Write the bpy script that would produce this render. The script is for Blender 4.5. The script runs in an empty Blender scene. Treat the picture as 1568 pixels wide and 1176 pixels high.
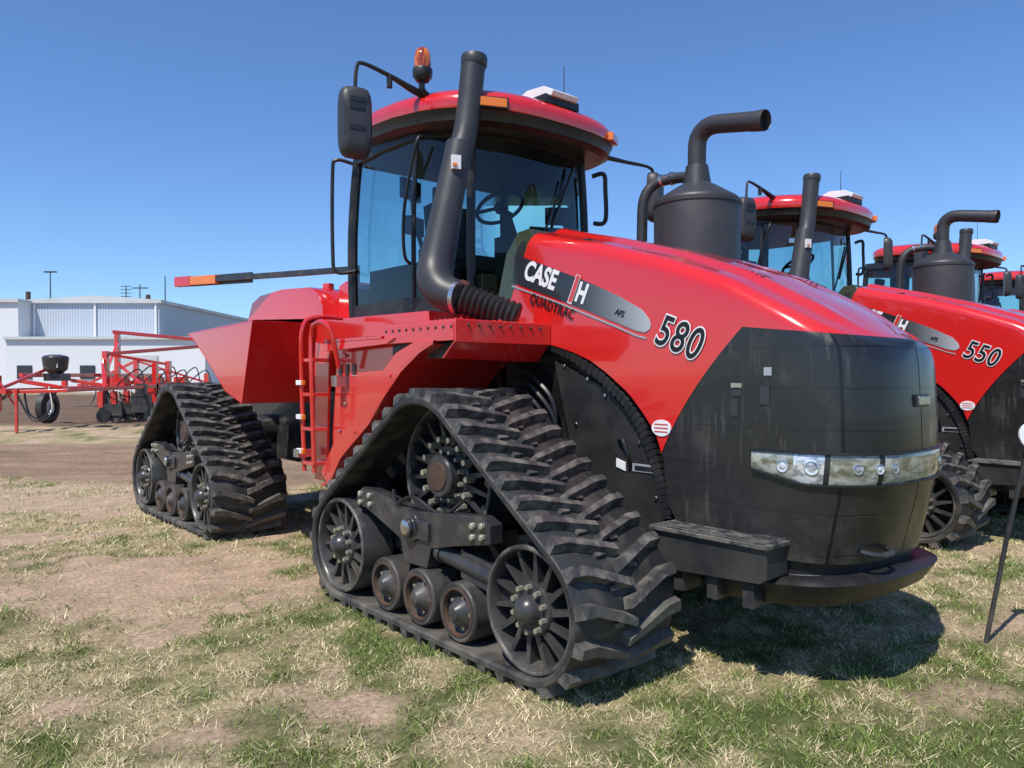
import bpy, math, random
import numpy as np
from mathutils import Vector, Matrix
random.seed(5); rng=np.random.default_rng(7)
sc=bpy.context.scene
COL=sc.collection
R=math.radians
# ------------------------------------------------------------------ materials
def newmat(name):
    m=bpy.data.materials.new(name); m.use_nodes=True
    nt=m.node_tree; b=nt.nodes['Principled BSDF']
    return m,nt,b
def N(nt,t,**kw):
    n=nt.nodes.new(t)
    for k,v in kw.items(): setattr(n,k,v)
    return n
def math_(nt,op,a,b=None,c=None):
    n=N(nt,'ShaderNodeMath',operation=op)
    for i,v in enumerate((a,b,c)):
        if v is None: continue
        if isinstance(v,(int,float)): n.inputs[i].default_value=v
        else: nt.links.new(v,n.inputs[i])
    return n.outputs[0]
def mixc(nt,f,a,b):
    n=N(nt,'ShaderNodeMix',data_type='RGBA')
    if isinstance(f,(int,float)): n.inputs[0].default_value=f
    else: nt.links.new(f,n.inputs[0])
    for s,v in ((n.inputs[6],a),(n.inputs[7],b)):
        if isinstance(v,tuple): s.default_value=(*v,1)
        else: nt.links.new(v,s)
    return n.outputs[2]
def noise(nt,scale,detail=4,mapscale=None,rough=.55,dist=0):
    tc=N(nt,'ShaderNodeTexCoord'); n=N(nt,'ShaderNodeTexNoise')
    n.inputs['Scale'].default_value=scale; n.inputs['Detail'].default_value=detail; n.inputs['Roughness'].default_value=rough; n.inputs['Distortion'].default_value=dist
    if mapscale:
        mp=N(nt,'ShaderNodeMapping'); mp.inputs['Scale'].default_value=mapscale
        nt.links.new(tc.outputs['Object'],mp.inputs[0]); nt.links.new(mp.outputs[0],n.inputs['Vector'])
    else: nt.links.new(tc.outputs['Object'],n.inputs['Vector'])
    return n.outputs['Fac']
def ramp(nt,f,a,b):
    n=N(nt,'ShaderNodeMapRange'); nt.links.new(f,n.inputs[0]); n.inputs[1].default_value=a; n.inputs[2].default_value=b
    return n.outputs[0]
def dusty(name,base,dust,rough=.5,amt=(.5,.75),scale=6,metal=0,coat=0,maxd=.6,ms=None,bump=0,low=None):
    m,nt,b=newmat(name)
    f=math_(nt,'MULTIPLY',ramp(nt,noise(nt,scale,6,ms),*amt),maxd)
    if low:   # extra mud towards the ground
        tc=N(nt,'ShaderNodeTexCoord'); sx=N(nt,'ShaderNodeSeparateXYZ'); nt.links.new(tc.outputs['Object'],sx.inputs[0])
        g=math_(nt,'MULTIPLY',ramp(nt,sx.outputs[2],low[0],low[1]),math_(nt,'MULTIPLY',ramp(nt,noise(nt,scale*.7,6),.35,.65),low[2]))
        f=math_(nt,'MAXIMUM',f,g)
    nt.links.new(mixc(nt,f,base,dust),b.inputs['Base Color'])
    r=math_(nt,'ADD',math_(nt,'MULTIPLY',f,.5),rough); nt.links.new(r,b.inputs['Roughness'])
    b.inputs['Metallic'].default_value=metal; b.inputs['Coat Weight'].default_value=coat; b.inputs['Coat Roughness'].default_value=.04
    if bump:
        bp=N(nt,'ShaderNodeBump'); bp.inputs['Strength'].default_value=bump; bp.inputs['Distance'].default_value=.004
        nt.links.new(noise(nt,60,3),bp.inputs['Height']); nt.links.new(bp.outputs[0],b.inputs['Normal'])
    return m
REDC=(.64,.017,.015)
M={}
M['red']=dusty('red_paint',REDC,(.42,.13,.09),.20,(.52,.8),3,coat=1,maxd=.28,low=(1.6,.7,.4))
M['black']=dusty('black_plastic',(.014,.014,.015),(.12,.11,.095),.40,(.5,.8),5,maxd=.25,bump=.15)
M['sideblk']=dusty('side_panel_black',(.020,.020,.021),(.13,.12,.10),.33,(.45,.8),4,maxd=.3,bump=.1,low=(1.2,.5,.35))
M['dark']=dusty('dark_metal',(.030,.031,.034),(.19,.165,.13),.28,(.5,.8),9,maxd=.4,low=(.6,.1,.5))
M['rubber']=dusty('rubber',(.020,.020,.021),(.20,.175,.14),.5,(.47,.75),7,maxd=.4,bump=.4,low=(.5,.05,.65))
M['lug']=dusty('rubber_lug',(.036,.036,.038),(.29,.26,.21),.45,(.42,.72),13,maxd=.6,bump=.5,low=(.7,.1,.55))
M['stack']=dusty('stack_grey',(.036,.036,.040),(.08,.075,.07),.45,(.5,.8),4,maxd=.3)
M['steel']=dusty('steel',(.55,.55,.56),(.3,.27,.22),.25,(.5,.8),20,metal=1)
M['bolt']=dusty('zinc_bolt',(.55,.52,.42),(.25,.2,.13),.32,(.5,.8),20,metal=.7)
M['rust']=dusty('rust',(.085,.045,.028),(.03,.022,.018),.6,(.4,.7),30)
M['white']=dusty('white',(.78,.78,.78),(.6,.58,.52),.4,(.5,.9),5)
M['silver']=dusty('silver_decal',(.42,.43,.45),(.3,.3,.3),.35,(.5,.9),5,metal=.3)
M['ink']=dusty('black_ink',(.008,.008,.009),(.02,.02,.02),.4,(.5,.9),5)
M['olive_refl']=dusty('olive_reflection',(.045,.055,.025),(.08,.08,.05),.25,(.5,.9),5,coat=.5)  # greenish reflection painted in as base colour, not olive paint
M['int']=dusty('cab_interior',(.02,.021,.022),(.05,.05,.05),.7,(.5,.9),5)
M['seatc']=dusty('seat_cloth',(.05,.052,.055),(.08,.08,.08),.9,(.5,.9),9)
M['screen']=dusty('screen',(.01,.012,.015),(.02,.02,.02),.1,(.5,.9),5)
m,nt,b=newmat('stripe_decal'); tc=N(nt,'ShaderNodeTexCoord'); sx=N(nt,'ShaderNodeSeparateXYZ'); nt.links.new(tc.outputs['Object'],sx.inputs[0])
gx_=ramp(nt,sx.outputs[0],-.62,.0)
nt.links.new(mixc(nt,math_(nt,'POWER',gx_,1.8),(.022,.023,.026),(.42,.43,.45)),b.inputs['Base Color']); b.inputs['Roughness'].default_value=.3; b.inputs['Coat Weight'].default_value=.5; M['decal']=m
m,nt,b=newmat('amber_lens'); b.inputs['Base Color'].default_value=(.80,.20,.01,1); b.inputs['Roughness'].default_value=.12; b.inputs['Coat Weight'].default_value=.5
b.inputs['Subsurface Weight'].default_value=.2; b.inputs['Subsurface Scale'].default_value=.02; M['amber']=m
m,nt,b=newmat('beacon_lens'); b.inputs['Roughness'].default_value=.1; b.inputs['Coat Weight'].default_value=.8
nt.links.new(mixc(nt,ramp(nt,noise(nt,22,2,(1,1,.4)),.4,.6),(.75,.20,.01),(.25,.035,.004)),b.inputs['Base Color']); M['beacon']=m
m,nt,b=newmat('headlamp_cream'); b.inputs['Roughness'].default_value=.10; b.inputs['Coat Weight'].default_value=1
nt.links.new(mixc(nt,ramp(nt,noise(nt,14,2,(1,1,2)),.38,.62),(.42,.42,.37),(.13,.13,.085)),b.inputs['Base Color']); M['lampc']=m
m,nt,b=newmat('headlamp_bright'); b.inputs['Roughness'].default_value=.10; b.inputs['Coat Weight'].default_value=1; b.inputs['Metallic'].default_value=.3
nt.links.new(mixc(nt,ramp(nt,noise(nt,16,2,(1,1,2)),.42,.58),(.72,.74,.76),(.28,.29,.31)),b.inputs['Base Color']); M['lampb']=m
m,nt,b=newmat('chrome'); b.inputs['Base Color'].default_value=(.85,.86,.88,1); b.inputs['Metallic'].default_value=1; b.inputs['Roughness'].default_value=.15; M['chrome']=m
m=bpy.data.materials.new('cab_glass'); m.use_nodes=True; nt=m.node_tree; nt.nodes.clear()
o=N(nt,'ShaderNodeOutputMaterial'); tr=N(nt,'ShaderNodeBsdfTransparent'); tr.inputs[0].default_value=(.56,.76,.77,1)
gl=N(nt,'ShaderNodeBsdfGlossy'); gl.inputs[0].default_value=(.9,.95,1,1); gl.inputs['Roughness'].default_value=.02
fr=N(nt,'ShaderNodeFresnel'); fr.inputs[0].default_value=1.55; mx=N(nt,'ShaderNodeMixShader')
nt.links.new(fr.outputs[0],mx.inputs[0]); nt.links.new(tr.outputs[0],mx.inputs[1]); nt.links.new(gl.outputs[0],mx.inputs[2]); nt.links.new(mx.outputs[0],o.inputs[0]); M['glass']=m
# hood two-tone
m,nt,b=newmat('hood_paint'); tc=N(nt,'ShaderNodeTexCoord'); sx=N(nt,'ShaderNodeSeparateXYZ'); nt.links.new(tc.outputs['Object'],sx.inputs[0])
X,Y,Z=sx.outputs
s=math_(nt,'MULTIPLY_ADD',math_(nt,'SUBTRACT',Z,1.09),.753,.094)
s=math_(nt,'SUBTRACT',s,math_(nt,'MULTIPLY',math_(nt,'MULTIPLY',math_(nt,'SUBTRACT',Z,1.09),math_(nt,'SUBTRACT',1.74,Z)),.45))
c1=math_(nt,'GREATER_THAN',X,s)
c2=math_(nt,'LESS_THAN',Z,math_(nt,'MULTIPLY_ADD',math_(nt,'SUBTRACT',X,.585),-.11,1.740))
blk=math_(nt,'MULTIPLY',c1,c2)
# dried splashes and run-off
st=ramp(nt,noise(nt,20,3,(1.5,1.5,.14),.5,.3),.56,.74)
st2=ramp(nt,noise(nt,5,8,(1.2,1.2,.8),.68,.4),.47,.72)
bl=ramp(nt,noise(nt,2.2,4,None,.5,.5),.45,.65)
side=ramp(nt,Y,1.14,.99)
dm=math_(nt,'MULTIPLY',math_(nt,'ADD',math_(nt,'MULTIPLY',math_(nt,'MULTIPLY',st,bl),.75),math_(nt,'MULTIPLY',math_(nt,'MULTIPLY',st2,st2),.40)),math_(nt,'MULTIPLY_ADD',side,.42,.05))
bd_=math_(nt,'MULTIPLY',ramp(nt,Z,1.0,.62),math_(nt,'MULTIPLY',ramp(nt,noise(nt,6,8,None,.7),.40,.75),.25))
dm=math_(nt,'ADD',math_(nt,'MAXIMUM',dm,bd_),math_(nt,'MULTIPLY',side,.025))
g1=math_(nt,'LESS_THAN',math_(nt,'PINGPONG',math_(nt,'SUBTRACT',Z,.66),.0975),.004)
g2=math_(nt,'LESS_THAN',math_(nt,'ABSOLUTE',math_(nt,'SUBTRACT',math_(nt,'ABSOLUTE',math_(nt,'SUBTRACT',Y,1.5)),.475)),.005)
g2=math_(nt,'MULTIPLY',g2,math_(nt,'GREATER_THAN',X,.85))
gg=math_(nt,'MULTIPLY',math_(nt,'MAXIMUM',math_(nt,'MULTIPLY',g1,math_(nt,'MULTIPLY_ADD',side,-.75,1.0)),g2),blk)
sj=math_(nt,'MULTIPLY',math_(nt,'LESS_THAN',math_(nt,'ABSOLUTE',math_(nt,'SUBTRACT',X,s)),.005),c2)
bc=mixc(nt,dm,(.012,.012,.013),(.23,.21,.175))
bc=mixc(nt,gg,bc,(.002,.002,.002))
reddust=math_(nt,'MULTIPLY',ramp(nt,noise(nt,2.5,6),.5,.8),.18)
rc=mixc(nt,reddust,REDC,(.50,.11,.08))
cc_=mixc(nt,blk,rc,bc); cc_=mixc(nt,sj,cc_,(.004,.004,.004))
nt.links.new(cc_,b.inputs['Base Color'])
nt.links.new(math_(nt,'ADD',math_(nt,'MULTIPLY_ADD',blk,.10,.18),math_(nt,'MULTIPLY',math_(nt,'MULTIPLY',dm,blk),1.2)),b.inputs['Roughness'])
nt.links.new(math_(nt,'MULTIPLY_ADD',blk,-.8,1.0),b.inputs['Coat Weight']); b.inputs['Coat Roughness'].default_value=.04
bp=N(nt,'ShaderNodeBump'); bp.invert=True; bp.inputs['Strength'].default_value=.9; bp.inputs['Distance'].default_value=.012
nt.links.new(gg,bp.inputs['Height']); nt.links.new(bp.outputs[0],b.inputs['Normal']); M['hood']=m
# ------------------------------------------------------------------ mesh builder
class MB:
    def __init__(s): s.v=[]; s.f=[]; s.m=[]; s.mats=[]
    def mi(s,mat):
        if mat not in s.mats: s.mats.append(mat)
        return s.mats.index(mat)
    def add(s,vs,fs,mat):
        o=len(s.v); s.v+= [tuple(v) for v in vs]; k=s.mi(mat)
        for f in fs: s.f.append(tuple(i+o for i in f)); s.m.append(k)
    def box(s,lo,hi,mat,rot=None,piv=None):
        x0,y0,z0=lo; x1,y1,z1=hi
        vs=[Vector(p) for p in ((x0,y0,z0),(x1,y0,z0),(x1,y1,z0),(x0,y1,z0),(x0,y0,z1),(x1,y0,z1),(x1,y1,z1),(x0,y1,z1))]
        if rot is not None:
            c=Vector(piv) if piv else (Vector(lo)+Vector(hi))/2
            vs=[rot@(v-c)+c for v in vs]
        s.add(vs,[(0,3,2,1),(4,5,6,7),(0,1,5,4),(1,2,6,5),(2,3,7,6),(3,0,4,7)],mat)
    def slab(s,p,q,w,h,mat):
        p=Vector(p);q=Vector(q); d=(q-p).normalized(); u=Vector((-d.y,d.x,0)).normalized()*w/2; k=Vector((0,0,h/2)); vs=[]
        for c in (p,q): vs+=[c-u-k,c+u-k,c+u+k,c-u+k]
        s.add(vs,[(0,1,2,3),(7,6,5,4),(0,4,5,1),(1,5,6,2),(2,6,7,3),(3,7,4,0)],mat)
    def prism(s,pts,y0,y1,mat,shift=0):
        n=len(pts)
        ar=sum(pts[i][0]*pts[(i+1)%n][1]-pts[(i+1)%n][0]*pts[i][1] for i in range(n))
        if ar<0: pts=pts[::-1]
        vs=[(x,y0,z) for x,z in pts]+[(x+shift,y1,z) for x,z in pts]
        fs=[tuple(range(n)),tuple(range(2*n-1,n-1,-1))]
        fs+=[((i+1)%n,i,n+i,n+(i+1)%n) for i in range(n)]
        s.add(vs,fs,mat)
    def cyl(s,a,b,r1,r2,mat,seg=24,cap=True):
        a=Vector(a); b=Vector(b); d=(b-a).normalized()
        u=d.orthogonal().normalized(); w=d.cross(u)
        vs=[]
        for c,r in ((a,r1),(b,r2)):
            for i in range(seg):
                t=2*math.pi*i/seg; vs.append(c+u*math.cos(t)*r+w*math.sin(t)*r)
        fs=[(i,(i+1)%seg,seg+(i+1)%seg,seg+i) for i in range(seg)]
        if cap: fs+=[tuple(range(seg-1,-1,-1)),tuple(range(seg,2*seg))]
        s.add(vs,fs,mat)
    def lathe(s,c,axis,prof,mat,seg=32):
        c=Vector(c); d=Vector(axis).normalized(); u=d.orthogonal().normalized(); w=d.cross(u); vs=[]
        for h,r in prof:
            for i in range(seg):
                t=2*math.pi*i/seg; vs.append(c+d*h+u*math.cos(t)*r+w*math.sin(t)*r)
        fs=[]
        for k in range(len(prof)-1):
            fs+=[(k*seg+i,k*seg+(i+1)%seg,(k+1)*seg+(i+1)%seg,(k+1)*seg+i) for i in range(seg)]
        s.add(vs,fs,mat)
    def tube(s,path,r,mat,seg=10,closed=False,sub=6):
        P=[Vector(p) for p in path]
        rr=r if isinstance(r,(list,tuple)) else [r]*len(P)
        if sub>1 and len(P)>2:
            Q=[];q=[]
            for i in range(len(P)-1):
                p0=P[max(i-1,0)];p1=P[i];p2=P[i+1];p3=P[min(i+2,len(P)-1)]
                for k in range(sub):
                    t=k/sub
                    Q.append(.5*((2*p1)+(p2-p0)*t+(2*p0-5*p1+4*p2-p3)*t*t+(3*p1-p0-3*p2+p3)*t**3)); q.append(rr[i]*(1-t)+rr[i+1]*t)
            Q.append(P[-1]); q.append(rr[-1]); P=Q; rr=q
        n=len(P); u=None; vs=[]
        for i in range(n):
            d=(P[min(i+1,n-1)]-P[max(i-1,0)]).normalized()
            u=d.orthogonal().normalized() if u is None else (u-d*u.dot(d)).normalized()
            w=d.cross(u)
            for k in range(seg):
                t=2*math.pi*k/seg; vs.append(P[i]+(u*math.cos(t)+w*math.sin(t))*rr[i])
        fs=[]
        for i in range(n-1):
            fs+=[(i*seg+k,i*seg+(k+1)%seg,(i+1)*seg+(k+1)%seg,(i+1)*seg+k) for k in range(seg)]
        fs+=[tuple(range(seg-1,-1,-1)),tuple(range((n-1)*seg,n*seg))]
        s.add(vs,fs,mat)
    def mirror(s,c=1.5):
        t=MB(); t.mats=list(s.mats); t.v=[(x,2*c-y,z) for x,y,z in s.v]; t.f=[f[::-1] for f in s.f]; t.m=list(s.m); return t
    def obj(s,name,parent=None,bevel=0,ang=35):
        me=bpy.data.meshes.new(name); me.from_pydata(s.v,[],s.f)
        for k in s.mats: me.materials.append(M[k])
        me.polygons.foreach_set('material_index',s.m); me.polygons.foreach_set('use_smooth',[True]*len(s.f))
        me.set_sharp_from_angle(angle=R(ang)); me.update()
        ob=bpy.data.objects.new(name,me); COL.objects.link(ob)
        if parent: ob.parent=parent
        if bevel:
            b=ob.modifiers.new('bevel','BEVEL'); b.width=bevel; b.segments=2; b.limit_method='ANGLE'; b.angle_limit=R(50); b.harden_normals=True
        return ob
def empty(name,loc=(0,0,0),rz=0):
    e=bpy.data.objects.new(name,None); e.location=loc; e.rotation_euler=(0,0,rz); COL.objects.link(e); return e
# ------------------------------------------------------------------ tractor
T=empty('tracked_tractor',(0.049,3.603,0),math.atan2(-.758,.652))
BW=.70
ZI=.385; RI=.31; RD=.42; ZD=.915
def hull(pts):
    pts=sorted(set(pts))
    def half(ps):
        h=[]
        for p in ps:
            while len(h)>1 and (h[-1][0]-h[-2][0])*(p[1]-h[-2][1])-(h[-1][1]-h[-2][1])*(p[0]-h[-2][0])<=0: h.pop()
            h.append(p)
        return h[:-1]
    return half(pts)+half(pts[::-1])
circ=[(0,ZI,RI),(-1.85,ZI,RI),(-.925,ZD,RD)]
pts=[(round(cx+r*math.cos(t),5),round(cz+r*math.sin(t),5)) for cx,cz,r in circ for t in [2*math.pi*i/72 for i in range(72)]]
H=hull(pts); H=H+[H[0]]
seg=[math.dist(H[i],H[i+1]) for i in range(len(H)-1)]; L=sum(seg); cum=[0]
for q in seg: cum.append(cum[-1]+q)
def at(sv):
    sv%=L
    i=max(0,min(len(seg)-1,int(np.searchsorted(cum,sv,side='right')-1)))
    t=(sv-cum[i])/seg[i]; a,b_=H[i],H[i+1]
    return a[0]+(b_[0]-a[0])*t, a[1]+(b_[1]-a[1])*t
def frame(sv):
    x,z=at(sv); x0,z0=at(sv-.03); x1,z1=at(sv+.03); d=math.hypot(x1-x0,z1-z0); tx,tz=(x1-x0)/d,(z1-z0)/d
    return x,z,tx,tz,tz,-tx
def build_belt():
    mb=MB(); n=240; vs=[]
    TH=.045
    prof=[(0,.012),(0,TH-.008),(.012,TH),(BW-.012,TH),(BW,TH-.008),(BW,.012),(BW-.01,0),(.01,0)]
    k=len(prof)
    for i in range(n):
        x,z,tx,tz,nx,nz=frame(L*i/n)
        for y,h in prof: vs.append((x+nx*h,y,z+nz*h))
    fs=[]
    for i in range(n):
        j=(i+1)%n
        for a in range(k):
            b_=(a+1)%k; fs.append((i*k+a,i*k+b_,j*k+b_,j*k+a))
    mb.add(vs,fs,'rubber')
    NL=42; p=L/NL; LH=.050
    for i in range(NL):
        for half in (0,1):
            s0=i*p+(p/2 if half else 0)
            ys=[(.0,0),(.10,.004),(.38,.085)] if not half else [(BW,0),(BW-.10,.004),(BW-.38,.085)]
            ring=[]
            for q,(y,ds) in enumerate(ys):
                wb=.031 if q<2 else .026; wt=.020 if q<2 else .015
                hh=LH*random.uniform(.92,1.0) if q<2 else LH*.95
                e=(.012 if q==0 else (-.012 if q==2 else 0))*(1 if not half else -1)
                for dsd,h,yy in ((-wb,TH-.004,y),(wb,TH-.004,y),(wt,TH+hh,y+e),(-wt,TH+hh,y+e)):
                    x,z,tx,tz,nx,nz=frame(s0-ds+dsd); ring.append((x+nx*h,yy,z+nz*h))
            fs=[]
            for q in range(2):
                o=q*4
                for a in range(4): b_=(a+1)%4; fs.append((o+a,o+4+a,o+4+b_,o+b_))
            fs+=[(0,1,2,3),(11,10,9,8)]
            if half: fs=[f[::-1] for f in fs]
            mb.add(ring,fs,'lug')
            yc=.27 if not half else BW-.27
            x,z,tx,tz,nx,nz=frame(s0+p*.40)
            bx=[]
            for h in (TH-.004,TH+.018):
                for a,c in ((-.012,-.03),(.012,-.03),(.012,.03),(-.012,.03)):
                    bx.append((x+tx*a+nx*h,yc+c,z+tz*a+nz*h))
            mb.add(bx,[(0,3,2,1),(4,5,6,7),(0,1,5,4),(1,2,6,5),(2,3,7,6),(3,0,4,7)],'lug')
    for i in range(34):
        x,z,tx,tz,nx,nz=frame(L*i/34); bx=[]
        for h in (.004,-.07):
            for a,c in ((-.04,-.05),(.04,-.05),(.04,.05),(-.04,.05)):
                kk=1 if h>0 else .6
                bx.append((x+tx*a*kk+nx*h,BW/2+c*kk,z+tz*a*kk+nz*h))
        mb.add(bx,[(0,3,2,1)[::-1],(4,5,6,7)[::-1],(0,1,5,4)[::-1],(1,2,6,5)[::-1],(2,3,7,6)[::-1],(3,0,4,7)[::-1]],'rubber')
    return mb
def wheel(mb,cx,cz,r,y,ns=14,depth=.22,bolts=10,hubr=.075):
    c=(cx,y,cz); ax=(0,1,0)
    rb=r-.004
    mb.lathe(c,ax,[(depth,r*.5),(depth,rb),(.012,rb),(0,rb-.008),(0,rb-.022),(.012,rb-.03),(depth*.6,rb-.04),(depth*.8,r*.3)],'dark',48)
    mb.lathe(c,ax,[(.004,rb+.001),(-.004,rb-.004),(-.004,rb-.016),(.004,rb-.022)],'lug',48)
    for i in range(ns):
        t=2*math.pi*i/ns; ct,s_=math.cos(t),math.sin(t); sk_=.035*r/.31
        def P(rr,off,yy): return (cx+ct*rr-s_*off,y+yy,cz+s_*rr+ct*off)
        ri=hubr*1.35; ro=rb-.026
        v=[P(ri,-.020,.035),P(ri,.020,.035),P(ro,sk_+.014,.028),P(ro,sk_-.006,.028),P(ri,-.008,depth*.7),P(ri,.008,depth*.7),P(ro,sk_+.008,depth*.7),P(ro,sk_,depth*.7)]
        mb.add(v,[(0,1,2,3),(4,7,6,5),(0,4,5,1),(1,5,6,2),(2,6,7,3),(3,7,4,0)],'dark')
    rh=hubr
    mb.lathe(c,ax,[(depth*.7,rh*1.8),(.035,rh*1.8),(.022,rh*1.7),(.022,rh*1.0),(-.01,rh*.92),(-.03,rh*.8),(-.05,rh*.55),(-.058,rh*.3),(-.06,.0005)],'dark',32)
    for i in range(bolts):
        t=2*math.pi*(i+.5)/bolts; rr=rh*1.42
        p=(cx+math.cos(t)*rr,y,cz+math.sin(t)*rr)
        mb.cyl((p[0],y+.03,p[2]),(p[0],y-.008,p[2]),.016,.013,'bolt',6)
def build_track():
    mb=MB()
    wheel(mb,0,ZI,RI,.03); wheel(mb,-1.85,ZI,RI,.03)
    mf=MB(); wheel(mf,0,ZI,RI,.03); wheel(mf,-1.85,ZI,RI,.03)
    mfm=mf.mirror(BW/2)
    for x in (-1.29,-.93,-.56):
        for g in (mb,mfm):
            yy=.03 if g is mb else BW-.03; sg=1 if g is mb else -1
            cc=(x,yy,ZI-RI+.165)
            pr=[(.2,.05),(.2,.16),(.01,.16),(0,.152),(0,.132),(.03,.122),(.05,.06)]
            g.lathe(cc,(0,sg,0),pr,'rubber' ,30)
            g.lathe(cc,(0,sg,0),[(.002,.133),(-.004,.130),(-.004,.120),(.02,.114)],'rust',30)
            g.lathe(cc,(0,sg,0),[(.05,.115),(.02,.08),(0,.06),(-.012,.05),(-.03,.035),(-.035,.001)],'dark',20)
            for i in range(5):
                t=2*math.pi*i/5; g.cyl((x+.085*math.cos(t),yy+sg*.05,cc[2]+.085*math.sin(t)),(x+.085*math.cos(t),yy+sg*.018,cc[2]+.085*math.sin(t)),.011,.01,'bolt',6)
    dw=MB(); wheel(dw,-.925,ZD,RD,.22,ns=18,depth=.25,bolts=12,hubr=.10)
    dw.lathe((-.925,.22,ZD),(0,1,0),[(.02,.13),(-.045,.125),(-.055,.115),(-.055,.001)],'dark',28)
    dw.lathe((-.925,.22,ZD),(0,1,0),[(-.05,.085),(-.062,.08),(-.064,.04),(-.064,.001)],'rust',28)
    for i in range(14):
        t=2*math.pi*i/14; p=(-.925+math.cos(t)*.215,ZD+math.sin(t)*.215)
        dw.cyl((p[0],.26,p[1]),(p[0],.20,p[1]),.022,.018,'bolt',6)
    for i in range(16):
        t=2*math.pi*i/16; p=(-.925+math.cos(t)*(RD-.03),ZD+math.sin(t)*(RD-.03)); dw.cyl((p[0],.22,p[1]),(p[0],.50,p[1]),.028,.028,'dark',8)
    fr=MB()
    poly=[(-1.70,.72),(-1.63,.785),(-1.48,.78),(-1.05,.71),(-.42,.765),(-.33,.73),(-.33,.63),(-.62,.575),(-.86,.52),(-.90,.40),(-1.14,.40),(-1.18,.53),(-1.58,.66),(-1.70,.67)]
    fr.prism(poly,.07,.16,'dark'); fr.prism(poly,.54,.63,'dark')
    fr.prism([(-1.42,.40),(-.45,.40),(-.35,.47),(-.35,.40),(-.42,.30),(-1.42,.30)],.26,.44,'dark')
    fr.prism([(-.62,.56),(-.30,.50),(-.12,.42),(-.12,.34),(-.62,.40)],.10,.2,'dark')
    fr.prism([(-1.22,.56),(-1.55,.50),(-1.74,.44),(-1.74,.36),(-1.22,.42)],.28,.42,'dark')
    fr.cyl((-1.5,.3,.38),(-.4,.3,.38),.03,.03,'steel',14)
    fr.cyl((-.80,.13,.50),(-.28,.13,.44),.05,.05,'dark',18); fr.cyl((-.80,.13,.50),(-.84,.13,.505),.06,.06,'dark',18)
    fr.lathe((-1.05,.07,.62),(0,-1,0),[(0,.095),(.02,.09),(.02,.06),(.05,.055),(.055,.001)],'dark',24)
    fr.lathe((-1.05,.02,.62),(0,-1,0),[(0,.045),(.005,.043),(.01,.03),(.012,.001)],'steel',20)
    fr.box((-1.02,.05,.56),(-.86,.09,.67),'dark')
    for x,z in ((-1.64,.745),(-1.64,.69),(-1.53,.745),(-1.52,.69),(-.39,.72),(-.39,.66),(-.47,.71),(-.47,.65)):
        fr.cyl((x,.075,z),(x,.05,z),.022,.019,'bolt',6)
    fr.box((-1.3,.2,.45),(-.6,.5,.62),'dark')
    fr.cyl((-.925,.45,ZD),(-.925,1.3,ZD),.16,.16,'dark',20)
    return mb,mfm,dw,fr
belt=build_belt(); wa,wb_,dw,fr=build_track()
ho_=MB(); ho_.tube([(-1.3,.1,.8),(-1.2,.06,.74),(-1.05,.08,.79),(-.8,.1,.72),(-.6,.1,.82)],.012,'black',6)
for nm,mbx,bev in (('track_belt',belt,0),('idler_wheels',wa,0),('idler_wheels_inner',wb_,0),('drive_wheel',dw,0),('undercarriage_frame',fr,.006),('track_hose',ho_,0)):
    base=mbx.obj(nm,T,bev)
    mir=mbx.mirror(1.5).obj(nm+'_far',T,bev)
    for o_ in (base,mir):
        c=o_.copy(); c.location=(-4.50,0,0); c.name=o_.name+'_rear'; COL.objects.link(c)
# --- hood
TX=[-1.3,-1.0,-.43,.06,.48,.85,1.1,1.2]; TZ=[2.555,2.505,2.36,2.215,2.06,1.87,1.735,1.69]
BX=[-1.3,-1.17,-.79,-.55,-.324,-.15,-.056,.03,.094,.12,.2,.35,.7,1.2]; BZ=[2.02,1.98,1.735,1.645,1.52,1.40,1.305,1.20,1.09,.82,.70,.66,.63,.62]
def wid(x):
    if x<=.5: return .565
    u=min(1,(x-.5)/.70); return .565*max(0,(1-u**4.2))**.40
def bz(z):
    return float(np.interp(z,[.45,.64,.9,1.1,1.3,1.55,1.75],[-.13,-.09,-.025,.005,.0,-.015,-.045]))
def dxf(x,z):
    d=max(0,(x-.4)/.8)*bz(z)
    if x<-.45: d-= (max(0,min(1,(2.47-z)/.5))*.24)*((-.45-x)/.5)
    return d
hood=MB(); xs=list(np.linspace(-.95,.1,24))+list(np.linspace(.12,.7,16))+[.7+.5*math.sin(math.pi/2*t) for t in np.linspace(.06,.9995,30)]
def ss(a,b,x):
    t=max(0,min(1,(x-a)/(b-a))); return t*t*(3-2*t)
rows=[]
for x in xs:
    w=max(wid(x),.004); t_=float(np.interp(x,TX,TZ)); b_=float(np.interp(x,BX,BZ)); r=min(.09,w*.5)
    half=[]
    for k in range(15): half.append((w,b_+(t_-.06-r-b_)*k/14))
    for k in range(1,8):
        a=math.pi/2*k/7; half.append((w-r+r*math.cos(a), t_-.06-r+ (r)*math.sin(a)))
    for k in range(1,15):
        q=(w-r)*(1-k/14); qn=q/(w-r)
        fade=ss(1.15,.85,x)
        half.append((q,t_-.06+.035*(1-qn**2)+.028*fade*ss(.80,.66,qn)-.012*fade*ss(.60,.45,qn)))
    rows.append([(x+dxf(x,z),1.5-hw,z) for hw,z in half]+[(x+dxf(x,z),1.5+hw,z) for hw,z in half[::-1][1:]])
k=len(rows[0]); vs=[p for r_ in rows for p in r_]; fs=[]
for i in range(len(rows)-1):
    for a in range(k-1): fs.append((i*k+a,(i+1)*k+a,(i+1)*k+a+1,i*k+a+1))
hood.add(vs,fs,'hood')
ho=hood.obj('hood',T,0,50)
hv=MB()
for yy in (1.22,1.78):
    for i in range(4):
        x=.44+i*.03; z=float(np.interp(x,TX,TZ))-.022
        hv.box((x,yy-.04,z-.02),(x+.012,yy+.04,z+.004),'black')
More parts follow.
